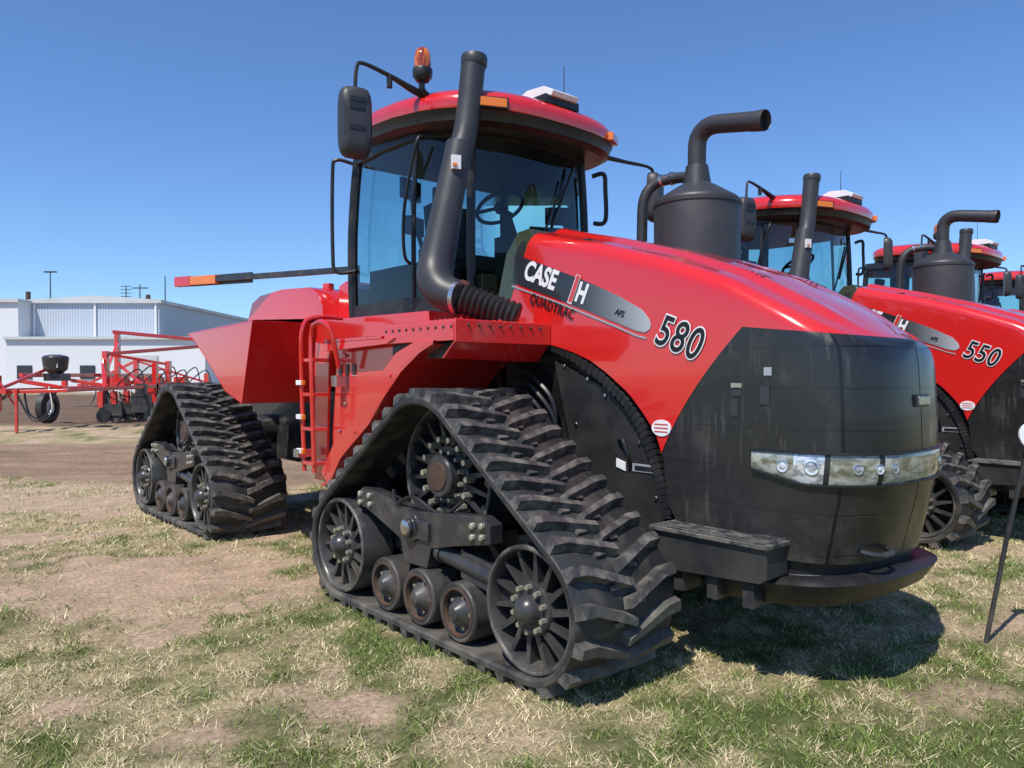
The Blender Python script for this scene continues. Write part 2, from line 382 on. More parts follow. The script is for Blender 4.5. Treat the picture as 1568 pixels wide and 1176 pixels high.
hv.obj('hood_vents',T)
def surf(x,z,sg,off):
    e=.004
    def p(xx): return Vector((xx+dxf(xx,z),1.5+sg*max(wid(xx),.0),0))
    x=min(x,1.1999); a=p(x-e); b2=p(min(x+e,1.2)); d=(b2-a).normalized(); n=Vector((-d.y,d.x,0))*sg
    if n.y*sg<0 and abs(n.y)>1e-3: n=-n
    if x>1.19: n=Vector((1,0,0))
    q=p(x)+n*off; return (q.x,q.y,z)
def band(mb,xs_,z0,z1,o0,o1,mats,back=-.03):
    pl=[(x,-1) for x in xs_]+[(x,1) for x in xs_[::-1]]
    ring=[]
    for i,(x,sg) in enumerate(pl):
        f=i/(len(pl)-1); e=min(f,1-f)*2
        a=z0(e) if callable(z0) else z0; c=z1(e) if callable(z1) else z1
        ring.append([surf(x,a,sg,back),surf(x,a,sg,o0*.6),surf(x,a+(c-a)*.15,sg,o0),surf(x,c-(c-a)*.15,sg,o1),surf(x,c,sg,o1*.6),surf(x,c,sg,back)])
    n=len(ring)
    for i in range(n-1):
        m_=mats(i/(n-1)) if callable(mats) else mats
        a=ring[i]; b2=ring[i+1]; mb.add(a+b2,[(q,q+6,q+7,q+1) for q in range(5)],m_)
    mb.add(ring[0],[tuple(range(6))],mats if not callable(mats) else mats(0)); mb.add(ring[-1],[tuple(range(5,-1,-1))],mats if not callable(mats) else mats(1))
nose=MB()
xh=[.64]+list(np.linspace(.68,1.0,16))+[1.0+.2*math.sin(math.pi/2*t) for t in np.linspace(.08,.995,18)]
def hm(f):
    f=min(f,1-f)*2
    if f<.24: return 'lampc'
    if f<.43: return 'lampb'
    if f<.455: return 'black'
    if f<.72: return 'lampc'
    if f<.745: return 'black'
    return 'lampc'
z0h=lambda e:1.05-.05*min(1,e*3)
z1h=lambda e:1.135+.0*e
band(nose,xh,z0h,z1h,.014,.014,hm)
band(nose,xh,lambda e:z0h(e)-.012,lambda e:z0h(e)-.001,.02,.02,'black'); band(nose,xh,lambda e:z1h(e)+.001,lambda e:z1h(e)+.011,.02,.02,'black')
nose.obj('headlights',T,0,40)
lam=MB()
for x,sg,r_ in ((.80,-1,.030),(.93,-1,.034),(1.09,-1,.024),(1.145,-1,.024),(1.175,-1,.024),(1.175,1,.024),(1.09,1,.03)):
    p=Vector(surf(x,1.072,sg,.011)); q=Vector(surf(x,1.072,sg,.03)); d=(q-p).normalized()
    lam.lathe(p,d,[(0,r_),(.006,r_),(.007,r_*.9)],'chrome',24); lam.lathe(p,d,[(.006,r_*.9),(.003,r_*.6),(.006,r_*.4),(.008,.0005)],'lampb',24)
lam.obj('headlamp_reflectors',T)
bm_=MB()
xb=[.46]+list(np.linspace(.5,1.0,14))+[1.0+.2*math.sin(math.pi/2*t) for t in np.linspace(.1,.995,10)]
band(bm_,xb,lambda e:.40+.05*e,lambda e:.53+.05*e,.06,.10,'black',back=-.25)
band(bm_,xb,lambda e:.52+.05*e,lambda e:.63,-.03,-.03,'black',back=-.25)
bm_.prism([(.15,.42),(.9,.42),(.9,.62),(.15,.62)],1.05,1.95,'dark')
p=Vector(surf(1.175,.70,-1,.0)); bm_.tube([p+Vector((-.03,-.09,-.02)),p+Vector((.04,-.06,-.03)),p+Vector((.05,.05,-.03)),p+Vector((-.0,.10,-.02))],.014,'dark',8)
bm_.obj('front_bumper',T,.0)
bd=MB(); bd.box((1.196,1.44,1.36),(1.216,1.56,1.40),'steel'); bd.box((1.19,1.43,1.35),(1.206,1.57,1.41),'black'); bd.obj('badge',T,.003)
# engine bay / side panel
eb=MB()
eb.prism([(-1.15,1.93),(-.79,1.76),(-.3,1.55),(0,1.36),(.12,1.15),(.2,.75),(.9,.72),(.9,.60),(.1,.50),(-.55,.52),(-.75,.8),(-1.15,1.2)],1.0,2.0,'black')
eb.prism([(-.80,1.60),(-.35,1.42),(-.06,1.16),(.03,.95),(.10,.62),(-.45,.60),(-.6,.9)],.975,1.01,'sideblk')
eb.prism([(-.15,1.0),(0.02,1.0),(.03,.955),(-.15,.955)],.968,.974,'silver')
eb.prism([(-.13,.99),(0.01,.99),(.015,.965),(-.13,.965)],.964,.9665,'black')
eb.prism([(-.27,1.02),(-.2,1.0),(-.2,.95),(-.27,.97)],.966,.974,'white')
eb.box((-1.05,1.02,1.85),(-.55,1.98,2.34),'int')
eb.prism([(-1.38,1.9),(-1.0,1.9),(-.97,2.38),(-1.02,2.46),(-1.13,2.45),(-1.25,2.32)],.96,2.04,'olive_refl')  # cowl behind hood, its olive reflection put into the colour
eb.prism([(-1.17,2.28),(-1.08,2.28),(-1.05,2.38),(-1.10,2.38)],.955,.962,'black')
tp=[(-.84,1.70),(-.62,1.625),(-.38,1.50),(-.20,1.365),(-.07,1.22),(.02,1.05),(.08,.88),(.12,.70)]
cur=[]
for i in range(len(tp)-1):
    for k in range(10): cur.append((tp[i][0]+(tp[i+1][0]-tp[i][0])*k/10,tp[i][1]+(tp[i+1][1]-tp[i][1])*k/10))
for i in range(0,len(cur)-1):
    x,z=cur[i]; a=math.atan2(cur[i+1][1]-z,cur[i+1][0]-x); s_=.03 if i%2 else .024
    eb.box((x-.014,.955-s_*.5,z-s_),(x+.014,.985,z+s_),'black',Matrix.Rotation(-a,3,'Y'))
for x,z in ((-.70,1.56),(-.36,1.38),(-.1,1.12),(.02,.82),(-.5,1.48),(-.6,1.2),(-.4,.8)): eb.cyl((x,.98,z),(x,.963,z),.014,.012,'steel',8)
eb.obj('side_panels',T,.004)
lt=MB(); lt.tube([(-.25,.965,1.12),(-.2,.94,1.13),(-.16,.94,1.05),(-.17,.965,.98)],.012,'black',8)
for j in range(4): lt.tube([(-1.1,.93-.03*j,1.55-.06*j),(-.9,.90-.03*j,1.48-.05*j),(-.75,.93,1.3-.08*j),(-.8,.98,.9)],.016,'black',6)
lt.obj('panel_latch_and_hoses',T)
sp=MB(); sp.prism([(.16,.50),(.78,.535),(.815,.56),(.815,.70),(.16,.70)],.77,.96,'sideblk'); sp.box((.145,.75,.70),(.83,.97,.722),'lug')
for i in range(6): sp.box((.17,.765+i*.034,.7225),(.81,.778+i*.034,.730),'lug')
for x in (.3,.5,.7): sp.box((x-.03,.80,.40),(x+.03,.95,.52),'dark')
sp.obj('step_box',T,.005)
# chassis
ch=MB()
ch.box((-2.0,1.12,.55),(.2,1.88,1.2),'dark'); ch.box((-6.2,1.1,.6),(-3.6,1.9,1.35),'dark')
ch.cyl((-2.2,1.5,.5),(-2.2,1.5,1.6),.22,.22,'dark'); ch.box((-3.6,1.3,.6),(-2.0,1.7,.85),'dark'); ch.box((-3.6,1.2,1.2),(-2.0,1.8,1.45),'dark')
ch.box((-1.3,1.0,1.1),(-.6,2.0,1.6),'dark')
for y in (1.05,1.95): ch.cyl((-3.5,y,1.0),(-2.1,y,1.0),.05,.05,'dark',12)
ch.obj('chassis',T,.01)
# --- fenders & decks
fd=MB()
fd.box((-1.55,.20,1.80),(-.80,.93,1.825),'red')
fd.prism([(-1.55,1.80),(-.80,1.80),(-.80,1.70),(-1.55,1.70)],.185,.20,'red')
for i in range(14):
    x=-1.5+i*.052
    fd.cyl((x,.26,1.826),(x,.26,1.834),.012,.010,'red',8); fd.cyl((x,.55,1.826),(x,.55,1.834),.012,.010,'red',8)
for i in range(10): fd.cyl((-1.52+i*.078,.185,1.78),(-1.52+i*.078,.179,1.78),.010,.010,'dark',8)
fd.box((-.80,.19,1.69),(-.785,.93,1.82),'red')
fd.add([(-.787,.19,1.70),(-.787,.93,1.70),(-.90,.93,1.585),(-.90,.19,1.60),(-.80,.19,1.70),(-.80,.93,1.70),(-.915,.93,1.585),(-.915,.19,1.60)],[(0,1,2,3)[::-1],(4,5,6,7),(0,3,7,4),(1,2,6,5)],'red')
fd.prism([(-1.55,1.70),(-1.2,1.70),(-.90,1.70),(-.92,1.60),(-1.0,1.60),(-1.55,1.62)],.25,.93,'black')
for i in range(8): fd.cyl((-.785,.28+i*.08,1.79),(-.775,.28+i*.08,1.79),.010,.008,'dark',8)
arch=[(-.98,1.69),(-1.12,1.64),(-1.32,1.53),(-1.52,1.37),(-1.72,1.18),(-1.92,1.05),(-2.1,.93),(-2.26,.74),(-2.40,.70)]
lo_=[(-2.30,.72),(-2.1,.93),(-1.92,1.05),(-1.72,1.18),(-1.52,1.37),(-1.32,1.53),(-1.12,1.64),(-.98,1.68)]
hi_=[(-2.44,.78),(-2.40,1.15),(-2.36,1.45),(-2.34,1.735),(-1.85,1.735),(-1.60,1.735),(-1.3,1.70),(-.98,1.70)]
def plate(A,B2,y0,y1):
    n=len(A); vv=[(x,y0,z) for x,z in A]+[(x,y0,z) for x,z in B2]+[(x,y1,z) for x,z in A]+[(x,y1,z) for x,z in B2]
    ff=[(i,i+1,n+1+i,n+i) for i in range(n-1)]+[(3*n+i,3*n+1+i,2*n+1+i,2*n+i) for i in range(n-1)]+[(n+i,n+1+i,3*n+1+i,3*n+i) for i in range(n-1)]+[(i+1,i,2*n+i,2*n+1+i) for i in range(n-1)]+[(0,n,3*n,2*n),(2*n-1,n-1,3*n-1,4*n-1)]
    fd.add(vv,ff,'red')
plate(lo_,hi_,.27,.29)      # recessed inner panel
up2=[(-2.40,.80),(-2.20,1.03),(-2.0,1.16),(-1.81,1.30),(-1.60,1.49),(-1.39,1.64),(-1.16,1.71),(-1.0,1.705)]
plate(lo_,up2,.172,.19)     # outer strap
# inner return of strap
for i in range(7):
    (x0,z0),(x1,z1)=up2[i],up2[i+1]
    fd.add([(x0,.18,z0-.003),(x1,.18,z1-.003),(x1,.275,z1-.003),(x0,.275,z0-.003)],[(0,1,2,3)],'red')
fl=arch
for i in range(len(fl)-1):
    (x0,z0),(x1,z1)=fl[i],fl[i+1]
    fd.add([(x0,.17,z0-.004),(x1,.17,z1-.004),(x1,.95,z1-.004),(x0,.95,z0-.004),(x0,.17,z0+.016),(x1,.17,z1+.016),(x1,.95,z1+.016),(x0,.95,z0+.016)],[(0,1,2,3)[::-1],(4,5,6,7),(0,4,5,1)],'red')
fd.prism([(-2.34,1.735),(-1.56,1.735),(-1.56,1.755),(-2.34,1.755)],.17,.5,'red')
fd.prism([(-2.34,1.67),(-1.5,1.70),(-1.4,1.735),(-2.34,1.735)],.172,.187,'red')
fd.prism([(-2.36,1.72),(-1.5,1.74),(-1.5,1.93),(-3.1,1.95),(-3.1,1.75)],.50,1.0,'red')
for i in range(12): fd.box((-1.75-i*.05,.22,1.756),(-1.73-i*.05,.48,1.763),'dark')
for i in range(3): fd.box((-2.30+i*.1,.262,1.50-i*.0),(-2.26+i*.1,.27,1.58),'dark')
fd.box((-2.45,.9,.75),(-2.0,1.2,1.75),'red'); fd.box((-2.9,.6,1.3),(-2.4,1.2,1.85),'red')
for x,z in ((-2.2,1.64),(-2.2,1.3),(-2.28,1.1)): fd.cyl((x,.27,z),(x,.25,z),.014,.012,'steel',8)
for x,z in ((-2.33,.8),(-1.9,1.12),(-1.45,1.5)): fd.cyl((x,.19,z),(x,.163,z),.012,.010,'red',8)
fd.obj('front_fender',T,.004); fd.mirror().obj('front_fender_far',T,.004)
ld=MB()
ld.tube([(-2.40,.12,.80),(-2.40,.10,1.5),(-2.40,.10,1.80),(-2.33,.10,1.87),(-2.2,.10,1.87),(-2.14,.12,1.80),(-2.14,.18,1.55)],.017,'red',8)
ld.tube([(-2.56,.12,.80),(-2.56,.10,1.5),(-2.54,.10,1.85),(-2.52,.2,1.93),(-2.5,.4,1.93)],.017,'red',8)
ld.obj('ladder_rails',T)
ld=MB()
for z in (.85,1.10,1.35,1.6): ld.box((-2.58,.10,z),(-2.38,.22,z+.025),'red')
for z in (.93,1.18,1.43):
    ld.box((-2.60,.072,z),(-2.52,.10,z+.035),'white'); ld.box((-2.515,.075,z),(-2.49,.098,z+.035),'amber')
ld.box((-2.26,.18,1.42),(-2.18,.27,1.50),'steel')
ld.prism([(-2.64,.72),(-2.46,.72),(-2.44,1.0),(-2.40,1.72),(-2.62,1.75)],.24,.262,'red')
ld.box((-2.62,.06,.90),(-2.54,.2,.96),'steel')
ld.obj('ladder',T,.003)
rf=MB()
a=[(-4.78,.0,1.90),(-3.22,.0,1.94),(-3.45,.0,1.27),(-3.80,.0,1.36),(-4.25,.0,1.63),(-4.55,.0,1.80)]
def thick(pts,off):
    n=len(pts); q=[tuple(Vector(p)+Vector(off)) for p in pts]
    rf.add(pts+q,[tuple(range(n)),tuple(range(2*n-1,n-1,-1))]+[((i+1)%n,i,n+i,n+(i+1)%n) for i in range(n)],'red')
thick(a[::-1],(0,.03,0))
rf.add([(-3.22,.0,1.94),(-3.45,.0,1.27),(-3.45,.62,1.27),(-3.20,.62,1.94),(-3.26,.0,1.94),(-3.49,.0,1.27),(-3.49,.62,1.27),(-3.24,.62,1.94)],[(0,1,2,3),(7,6,5,4),(1,5,6,2),(0,3,7,4)],'red')
rf.add([(-4.78,.0,1.90),(-3.22,.0,1.94),(-3.20,.62,1.98),(-4.78,.62,1.98),(-4.78,.0,1.88),(-3.22,.0,1.92),(-3.20,.62,1.96),(-4.78,.62,1.96)],[(0,1,2,3),(7,6,5,4),(0,4,5,1),(3,2,6,7)],'red')
for p,q in zip(a[2:],a[3:]+[a[0]]):
    rf.add([p,q,(q[0],.65,q[2]),(p[0],.65,p[2])],[(0,1,2,3)],'red')
rf.obj('rear_fender',T,.008); rf.mirror().obj('rear_fender_far',T,.008)
rt=MB()
rt.prism([(-4.7,1.55),(-3.3,1.45),(-3.1,1.75),(-3.12,2.08),(-3.2,2.19),(-3.35,2.25),(-3.9,2.28),(-4.4,2.26),(-4.6,2.2),(-4.7,2.05)],.55,2.45,'red')
rt.prism([(-3.12,1.3),(-2.85,1.3),(-2.85,2.2),(-3.0,2.28),(-3.12,2.25)],.70,2.3,'red')
rt.cyl((-3.4,.75,2.2),(-3.4,.75,2.30),.05,.05,'red',16); rt.cyl((-4.2,.9,2.25),(-4.2,.9,2.31),.09,.08,'black',18)
rt.prism([(-5.0,1.3),(-4.7,1.3),(-4.7,2.0),(-5.0,1.9)],.9,2.1,'dark')
rt.cyl((-4.9,.85,2.0),(-4.9,1.2,2.15),.08,.08,'black',14)
for i in range(5): rt.cyl((-3.6-i*.2,.545,1.9),(-3.6-i*.2,.56,1.9),.015,.015,'steel',8)
rt.obj('rear_body',T,.03)
bo=MB(); A_=Vector((-5.48,.12,2.455)); B_=Vector((-3.0,.80,2.39))
def lp(t): return A_.lerp(B_,t)
bo.slab(lp(.26),lp(1),.045,.05,'dark'); bo.slab(lp(.10),lp(.262),.05,.085,'amber'); bo.slab(lp(0),lp(.10),.06,.10,'red'); bo.slab(lp(.09)+Vector((0,.035,.0)),lp(.45)+Vector((0,.035,0)),.02,.10,'dark')
bo.cyl((-3.0,.8,2.0),(-3.0,.8,2.42),.03,.03,'red',10)
bo.obj('extremity_light_arm',T,.004)
# --- cab
ring_b=[(-2.86,.70),(-2.35,.655),(-1.93,.67),(-1.60,.93),(-1.52,1.2),(-1.50,1.5)]
full=ring_b+[(x,3-y) for x,y in ring_b[::-1][1:]]
def cabp(i,z):
    x,y=full[i]; f=(z-1.97)/1.4; s_=1-.045*f+ .03*math.sin(math.pi*min(1,max(0,f)))
    return (-2.15+(x+2.15)*s_+.0,1.5+(y-1.5)*s_,z)
cab=MB(); glass=MB(); nF=len(full); zs=[1.97,2.3,2.65,3.0,3.26]
zs0=[2.02,2.3,2.65,3.0,3.26]
gv=[];gf=[]
for z in zs0:
    for i in range(nF): gv.append(cabp(i,z))
for k in range(len(zs0)-1):
    for i in range(nF):
        j=(i+1)%nF; gf.append((k*nF+i,k*nF+j,(k+1)*nF+j,(k+1)*nF+i))
glass.add(gv,gf,'glass'); glass.obj('cab_glass',T,0,30)
thin=MB()
for i,r in ((0,.042),(3,.032),(nF-4,.032),(nF-1,.042)): thin.tube([cabp(i,z) for z in zs],r,'black',8,sub=3)
for i,r in ((2,.018),(nF-3,.018)): thin.tube([cabp(i,z) for z in zs],r,'black',8,sub=3)
for z0,z1,o in ((1.93,2.06,.02),(3.20,3.30,.03)):
    vs=[]
    for z in (z0,z1):
        for i in range(nF):
            x,y,_=cabp(i,z); v=Vector((x+2.15,y-1.5)); v=v*(1+o); vs.append((v.x-2.15,v.y+1.5,z))
    cab.add(vs,[(i,(i+1)%nF,nF+(i+1)%nF,nF+i) for i in range(nF)]+[tuple(range(nF,2*nF)),tuple(range(nF-1,-1,-1))],'black')
cab.prism([(-2.9,1.70),(-1.5,1.70),(-1.45,1.93),(-2.9,1.93)],.78,2.22,'red')
cab.box((-2.9,.9,1.93),(-2.84,2.1,2.3),'int')
cab.box((-2.8,.78,1.95),(-1.75,2.2,2.10),'int')
cab.box((-2.60,1.27,2.35),(-2.15,1.75,2.47),'seatc'); cab.box((-2.5,1.35,2.1),(-2.3,1.7,2.35),'int')
cab.box((-2.72,1.30,2.45),(-2.6,1.72,2.95),'seatc',Matrix.Rotation(-.12,3,'Y')); cab.box((-2.76,1.40,2.97),(-2.68,1.62,3.12),'seatc')
cab.box((-2.75,.78,2.1),(-2.0,1.05,2.34),'int'); cab.box((-2.3,.95,2.38),(-1.95,1.15,2.48),'seatc')
cab.box((-2.42,.82,2.88),(-2.38,1.07,3.04),'screen',Matrix.Rotation(.4,3,'Z')); cab.box((-2.30,.80,2.58),(-2.25,1.0,2.72),'screen',Matrix.Rotation(.4,3,'Z'))
cab.box((-1.82,1.32,2.1),(-1.68,1.68,2.55),'int')
cab.box((-2.82,.95,2.1),(-2.74,2.05,2.30),'int')
cab.prism([(-2.0,2.1),(-1.75,2.1),(-1.72,2.5),(-1.8,2.55)],1.9,2.1,'int')
cab.box((-1.72,.98,2.02),(-1.54,2.02,2.22),'olive_refl')
cab.obj('cab_frame',T,.006)
thin.tube([(-2.2,.95,2.4),(-2.3,.92,2.7),(-2.36,.93,2.95)],.018,'int',8)
thin.tube([(-2.1,1.0,2.45),(-2.05,1.0,2.62),(-2.03,1.0,2.72)],[.03,.03,.045],'int',8)
thin.tube([(-1.78,1.5,2.5),(-1.9,1.5,2.76)],.045,'int',10,sub=1)
cw=Vector((-1.93,1.47,2.82)); n_=Vector((-.5,0,.86)).normalized(); u_=Vector((0,1,0)); w_=n_.cross(u_)
thin.tube([cw+(u_*math.cos(t)+w_*math.sin(t))*.19 for t in np.linspace(0,2*math.pi,25)],.016,'int',8,sub=1)
for t in (0.3,2.6,4.4): thin.tube([cw,cw+(u_*math.cos(t)+w_*math.sin(t))*.19],.015,'int',6,sub=1)
thin.cyl(cw-n_*.03,cw+n_*.02,.045,.045,'int',14)
thin.tube([(-1.52,1.4,2.25),(-1.49,1.55,2.6),(-1.50,1.75,3.0)],.009,'black',6); thin.tube([(-1.50,1.62,2.62),(-1.50,1.86,3.12)],.012,'black',6,sub=1)
thin.obj('cab_pillars_and_wheel',T)
rails=MB()
rails.tube([(-2.80,.66,3.2),(-2.86,.54,3.22),(-2.88,.52,3.1),(-2.88,.52,2.5),(-2.86,.54,2.33),(-2.80,.68,2.34)],.015,'black',8)
rails.tube([(-1.80,.66,3.18),(-1.80,.60,3.12),(-1.92,.58,2.7),(-1.95,.60,2.36),(-1.95,.68,2.3)],.012,'black',8)
rails.tube([(-1.55,2.12,3.1),(-1.5,2.2,3.12),(-1.5,2.22,3.0),(-1.5,2.22,2.75),(-1.53,2.12,2.72)],.018,'black',8)
rails.obj('grab_rails',T)
rfm=MB(); cx,cy,ax_,by_=-2.04,1.5,.83,.955; seg_=72
lay=[(.90,3.22,0),(.96,3.25,0),(.975,3.31,0),(.99,3.325,1),(1.0,3.365,1),(.993,3.405,1),(.965,3.44,1),(.91,3.47,1),(.80,3.50,1),(.62,3.525,1),(.35,3.545,1),(.02,3.55,1)]
vs=[]
for s_,z,_ in lay:
    for i in range(seg_):
        t=2*math.pi*i/seg_; c_=math.copysign(abs(math.cos(t))**(2/3.6),math.cos(t)); d_=math.copysign(abs(math.sin(t))**(2/3.6),math.sin(t))
        x=cx+ax_*s_*c_
        if c_>0: x+= -.10*abs(d_)**2*c_
        y=cy+by_*s_*d_*(1-.10*max(0,c_)); vs.append((x,y,z+.025-.05*(x+2.0)/.85))
fs=[]
for k_ in range(len(lay)-1):
    for i in range(seg_): fs.append((k_*seg_+i,k_*seg_+(i+1)%seg_,(k_+1)*seg_+(i+1)%seg_,(k_+1)*seg_+i))
rfm.add(vs,fs[:seg_*3],'black'); rfm.add(vs,fs[seg_*3:],'red'); rfm.add(vs,[tuple(range(seg_-1,-1,-1))],'black')
rfm.obj('cab_roof',T,0,40)
rd=MB()
rd.slab((-1.38,.80,3.350),(-1.27,.98,3.340),.05,.060,'amber'); rd.slab((-1.39,.79,3.350),(-1.26,.99,3.340),.035,.078,'black')
rd.slab((-1.38,2.20,3.350),(-1.27,2.02,3.340),.05,.060,'amber')
rd.prism([(-1.66,3.49),(-1.64,3.545),(-1.50,3.59),(-1.32,3.575),(-1.22,3.52),(-1.24,3.49)],1.37,1.63,'white'); rd.box((-1.63,1.33,3.44),(-1.26,1.67,3.50),'black')
rd.box((-1.83,.70,3.36),(-1.70,.82,3.46),'black')
rd.obj('roof_fittings',T,.003)
be=MB()
be.lathe((-1.72,.60,3.53),(0,0,1),[(0,.001),(0,.045),(.03,.068),(.075,.070),(.085,.066)],'black',24)
be.lathe((-1.72,.60,3.615),(0,0,1),[(0,.060),(.075,.058),(.12,.050),(.14,.03),(.145,.001)],'beacon',24)
be.tube([(-1.75,.78,3.40),(-1.74,.70,3.43),(-1.72,.60,3.47),(-1.72,.60,3.55)],.022,'black',8)
beo=be.obj('beacon',T)
rd=MB()
rd.cyl((-1.6,1.85,3.48),(-1.6,1.85,3.93),.005,.003,'black',6)
rd.tube([(-1.76,.75,3.43),(-1.76,.55,3.47),(-1.76,.36,3.52),(-1.76,.15,3.55),(-1.76,.11,3.50),(-1.76,.10,3.38)],[.028,.026,.016,.013,.013,.013],'black',8)
rd.tube([(-1.76,.36,3.52),(-1.76,.36,3.44)],.02,'black',8,sub=1)
rd.tube([(-1.50,2.2,3.26),(-1.48,2.45,3.26),(-1.46,2.72,3.26),(-1.46,2.78,3.2),(-1.46,2.78,3.1)],[.022,.016,.013,.013,.013],'black',8)
rd.obj('mirror_arms',T)
def mirror_(mb,x,y,z,w,h,rz):
    pts=[]
    for k_ in range(24):
        t=2*math.pi*k_/24; c_=math.copysign(abs(math.cos(t))**.45,math.cos(t)); s_=math.copysign(abs(math.sin(t))**.45,math.sin(t)); pts.append((c_*w/2,s_*h/2))
    lay_=[(-.06,.5),(-.055,.80),(-.03,.95),(.02,1),(.045,.96)]
    vs=[]; rot=Matrix.Rotation(rz,3,'Z')
    for yy,s_ in lay_:
        for a_,b_ in pts: v=rot@Vector((yy,a_*s_,b_*s_)); vs.append(v+Vector((x,y,z)))
    fs=[]; n=24
    for k_ in range(4): fs+=[(k_*n+i,(k_+1)*n+i,(k_+1)*n+(i+1)%n,k_*n+(i+1)%n) for i in range(n)]
    fs+=[tuple(range(n)),tuple(range(5*n-1,4*n-1,-1))]
    mb.add(vs,fs,'stack')
mr=MB(); mirror_(mr,-1.76,.10,3.15,.22,.47,math.pi-.25); mirror_(mr,-1.46,2.80,3.02,.2,.42,math.pi+.4)
for zz in (3.27,3.22,3.09): mr.box((-1.702,.05,zz),(-1.695,.15,zz+.03),'black',Matrix.Rotation(-.25,3,'Z'),(-1.76,.10,3.15))
mr.obj('mirrors',T,0,45)
# --- stacks
sk=MB()
sk.tube([(-1.41,.81,3.66),(-1.425,.76,3.2),(-1.425,.70,3.0)],.083,'stack',24,sub=3)
sk.lathe((-1.41,.81,3.63),(0,.05,1),[(-.04,.084),(-.03,.090),(.02,.090),(.035,.083),(.035,.07),(-.2,.06)],'stack',24)
sk.tube([(-1.425,.70,3.05),(-1.43,.62,2.7),(-1.44,.53,2.3),(-1.42,.49,2.15),(-1.35,.50,2.05),(-1.24,.545,2.0)],[.092,.097,.112,.118,.115,.11],'stack',28)
sk.tube([(-1.24,.545,2.0),(-1.21,.555,1.995)],.116,'steel',24,sub=1)
P0=Vector((-1.21,.555,1.995)); P1=Vector((-.95,.80,1.86))
for i in range(10):
    p=P0.lerp(P1,i/10); q=P0.lerp(P1,(i+1)/10)
    m_=p.lerp(q,.5); sk.cyl(p,m_,.086,.103,'black',20); sk.cyl(m_,q,.103,.086,'black',20)
sk.prism([(-1.62,2.95),(-1.42,2.93),(-1.42,2.98),(-1.62,3.0)],.72,.76,'steel')
sk.obj('air_intake_stack',T,0,40)
sl=MB(); sl.box((-1.355,.575,2.85),(-1.325,.635,2.94),'white',Matrix.Rotation(-.35,3,'Z')); sl.box((-1.33,.572,2.865),(-1.322,.60,2.885),'amber',Matrix.Rotation(-.35,3,'Z')); sl.obj('stack_label',T)
mf_=MB(); c0=(-.60,2.2,0)
mf_.lathe(c0,(0,0,1),[(1.9,.30),(2.72,.305),(2.745,.30),(2.76,.285),(2.85,.14),(2.87,.10),(3.0,.078)],'stack',40)
mf_.lathe(c0,(0,0,1),[(2.70,.304),(2.705,.312),(2.73,.312),(2.735,.304)],'stack',40)
mf_.cyl((-.6,2.2,2.945),(-.6,2.2,2.965),.084,.084,'steel',24)
mf_.tube([(-.60,2.2,2.93),(-.60,2.2,3.12),(-.585,2.2,3.20),(-.53,2.2,3.25),(-.45,2.2,3.26),(-.3,2.2,3.235),(-.11,2.2,3.20)],.065,'stack',24)
mf_.lathe((-.11,2.2,3.20),(1,0,-.15),[(-.05,.066),(.04,.070),(.055,.068),(.03,.058),(-.1,.055)],'stack',24)
mf_.tube([(-.66,2.2,2.93),(-.78,2.2,2.95),(-.93,2.15,2.93),(-1.0,2.1,2.82),(-1.02,2.1,2.6),(-1.02,2.1,2.3)],.040,'stack',14)
mf_.cyl((-.80,2.2,2.955),(-.83,2.2,2.955),.05,.05,'steel',14); mf_.cyl((-.88,2.17,2.95),(-.90,2.165,2.945),.046,.046,'steel',14)
mf_.obj('exhaust_muffler',T,0,40)
# --- decals
dc=MB(); yD=.930
top=[(-1.125,2.275),(-1.08,2.285),(-.75,2.165),(-.42,2.040),(-.20,1.945),(-.05,1.865),(.000,1.81),(.012,1.775)]
bot=[(-1.155,2.120),(-1.11,2.105),(-.78,1.995),(-.46,1.885),(-.24,1.805),(-.09,1.750),(-.03,1.738),(.005,1.755)]
for i in range(7):
    dc.prism([bot[i],bot[i+1],top[i+1],top[i]],yD,yD+.02,'decal')
b0=[(-1.16,2.09),(-.78,1.968),(-.46,1.855),(-.24,1.775),(-.09,1.718),(-.02,1.70)]
for i in range(5):
    (xa,za),(xb2,zb)=b0[i],b0[i+1]; dc.prism([(xa,za),(xb2,zb),(xb2,zb+.010),(xa,za+.010)],yD,yD+.02,'silver')
pts=[(.085+.065*math.cos(t),1.215+.045*math.sin(t)) for t in np.linspace(0,2*math.pi,24,endpoint=False)]
dc.prism(pts,yD-.001,yD+.01,'white')
for i in range(3): dc.box((.04,yD-.003,1.232-i*.02),(.13,yD-.001,1.238-i*.02),'red')
dc.obj('decals',T)
def text(body,x,z,size,mat,off=0,y=yD-.003,ang=.30,sx=1,shear=.15,ext=.0004,name='lettering',sp_=.95):
    c=bpy.data.curves.new(name,'FONT'); c.body=body; c.size=size; c.offset=off; c.extrude=ext; c.shear=shear; c.space_character=sp_
    c.materials.append(M[mat]); o=bpy.data.objects.new(name,c); COL.objects.link(o); o.parent=T
    o.location=(x,y,z); o.rotation_euler=(math.pi/2,ang,0); o.scale=(sx,1,1); return o
text('CASE',-1.045,2.140,.170,'white',.006,ang=.345,sx=.78,name='brand_lettering',sp_=1.0)
text('I',-.625,1.965,.22,'red',.010,y=yD-.006,ang=.345,sx=.75,name='brand_monogram_red'); text('I',-.628,1.962,.22,'white',.016,y=yD-.004,ang=.345,sx=.75,name='brand_monogram_edge'); text('H',-.575,1.96,.165,'white',.007,ang=.345,sx=.70,name='brand_monogram')
text('QUADTRAC',-.985,1.978,.088,'ink',.0015,ang=.34,sx=.80,name='type_lettering',sp_=1.12,shear=.1)
text('AFS',-.25,1.855,.05,'ink',.001,ang=.36,sx=.9,name='small_lettering')
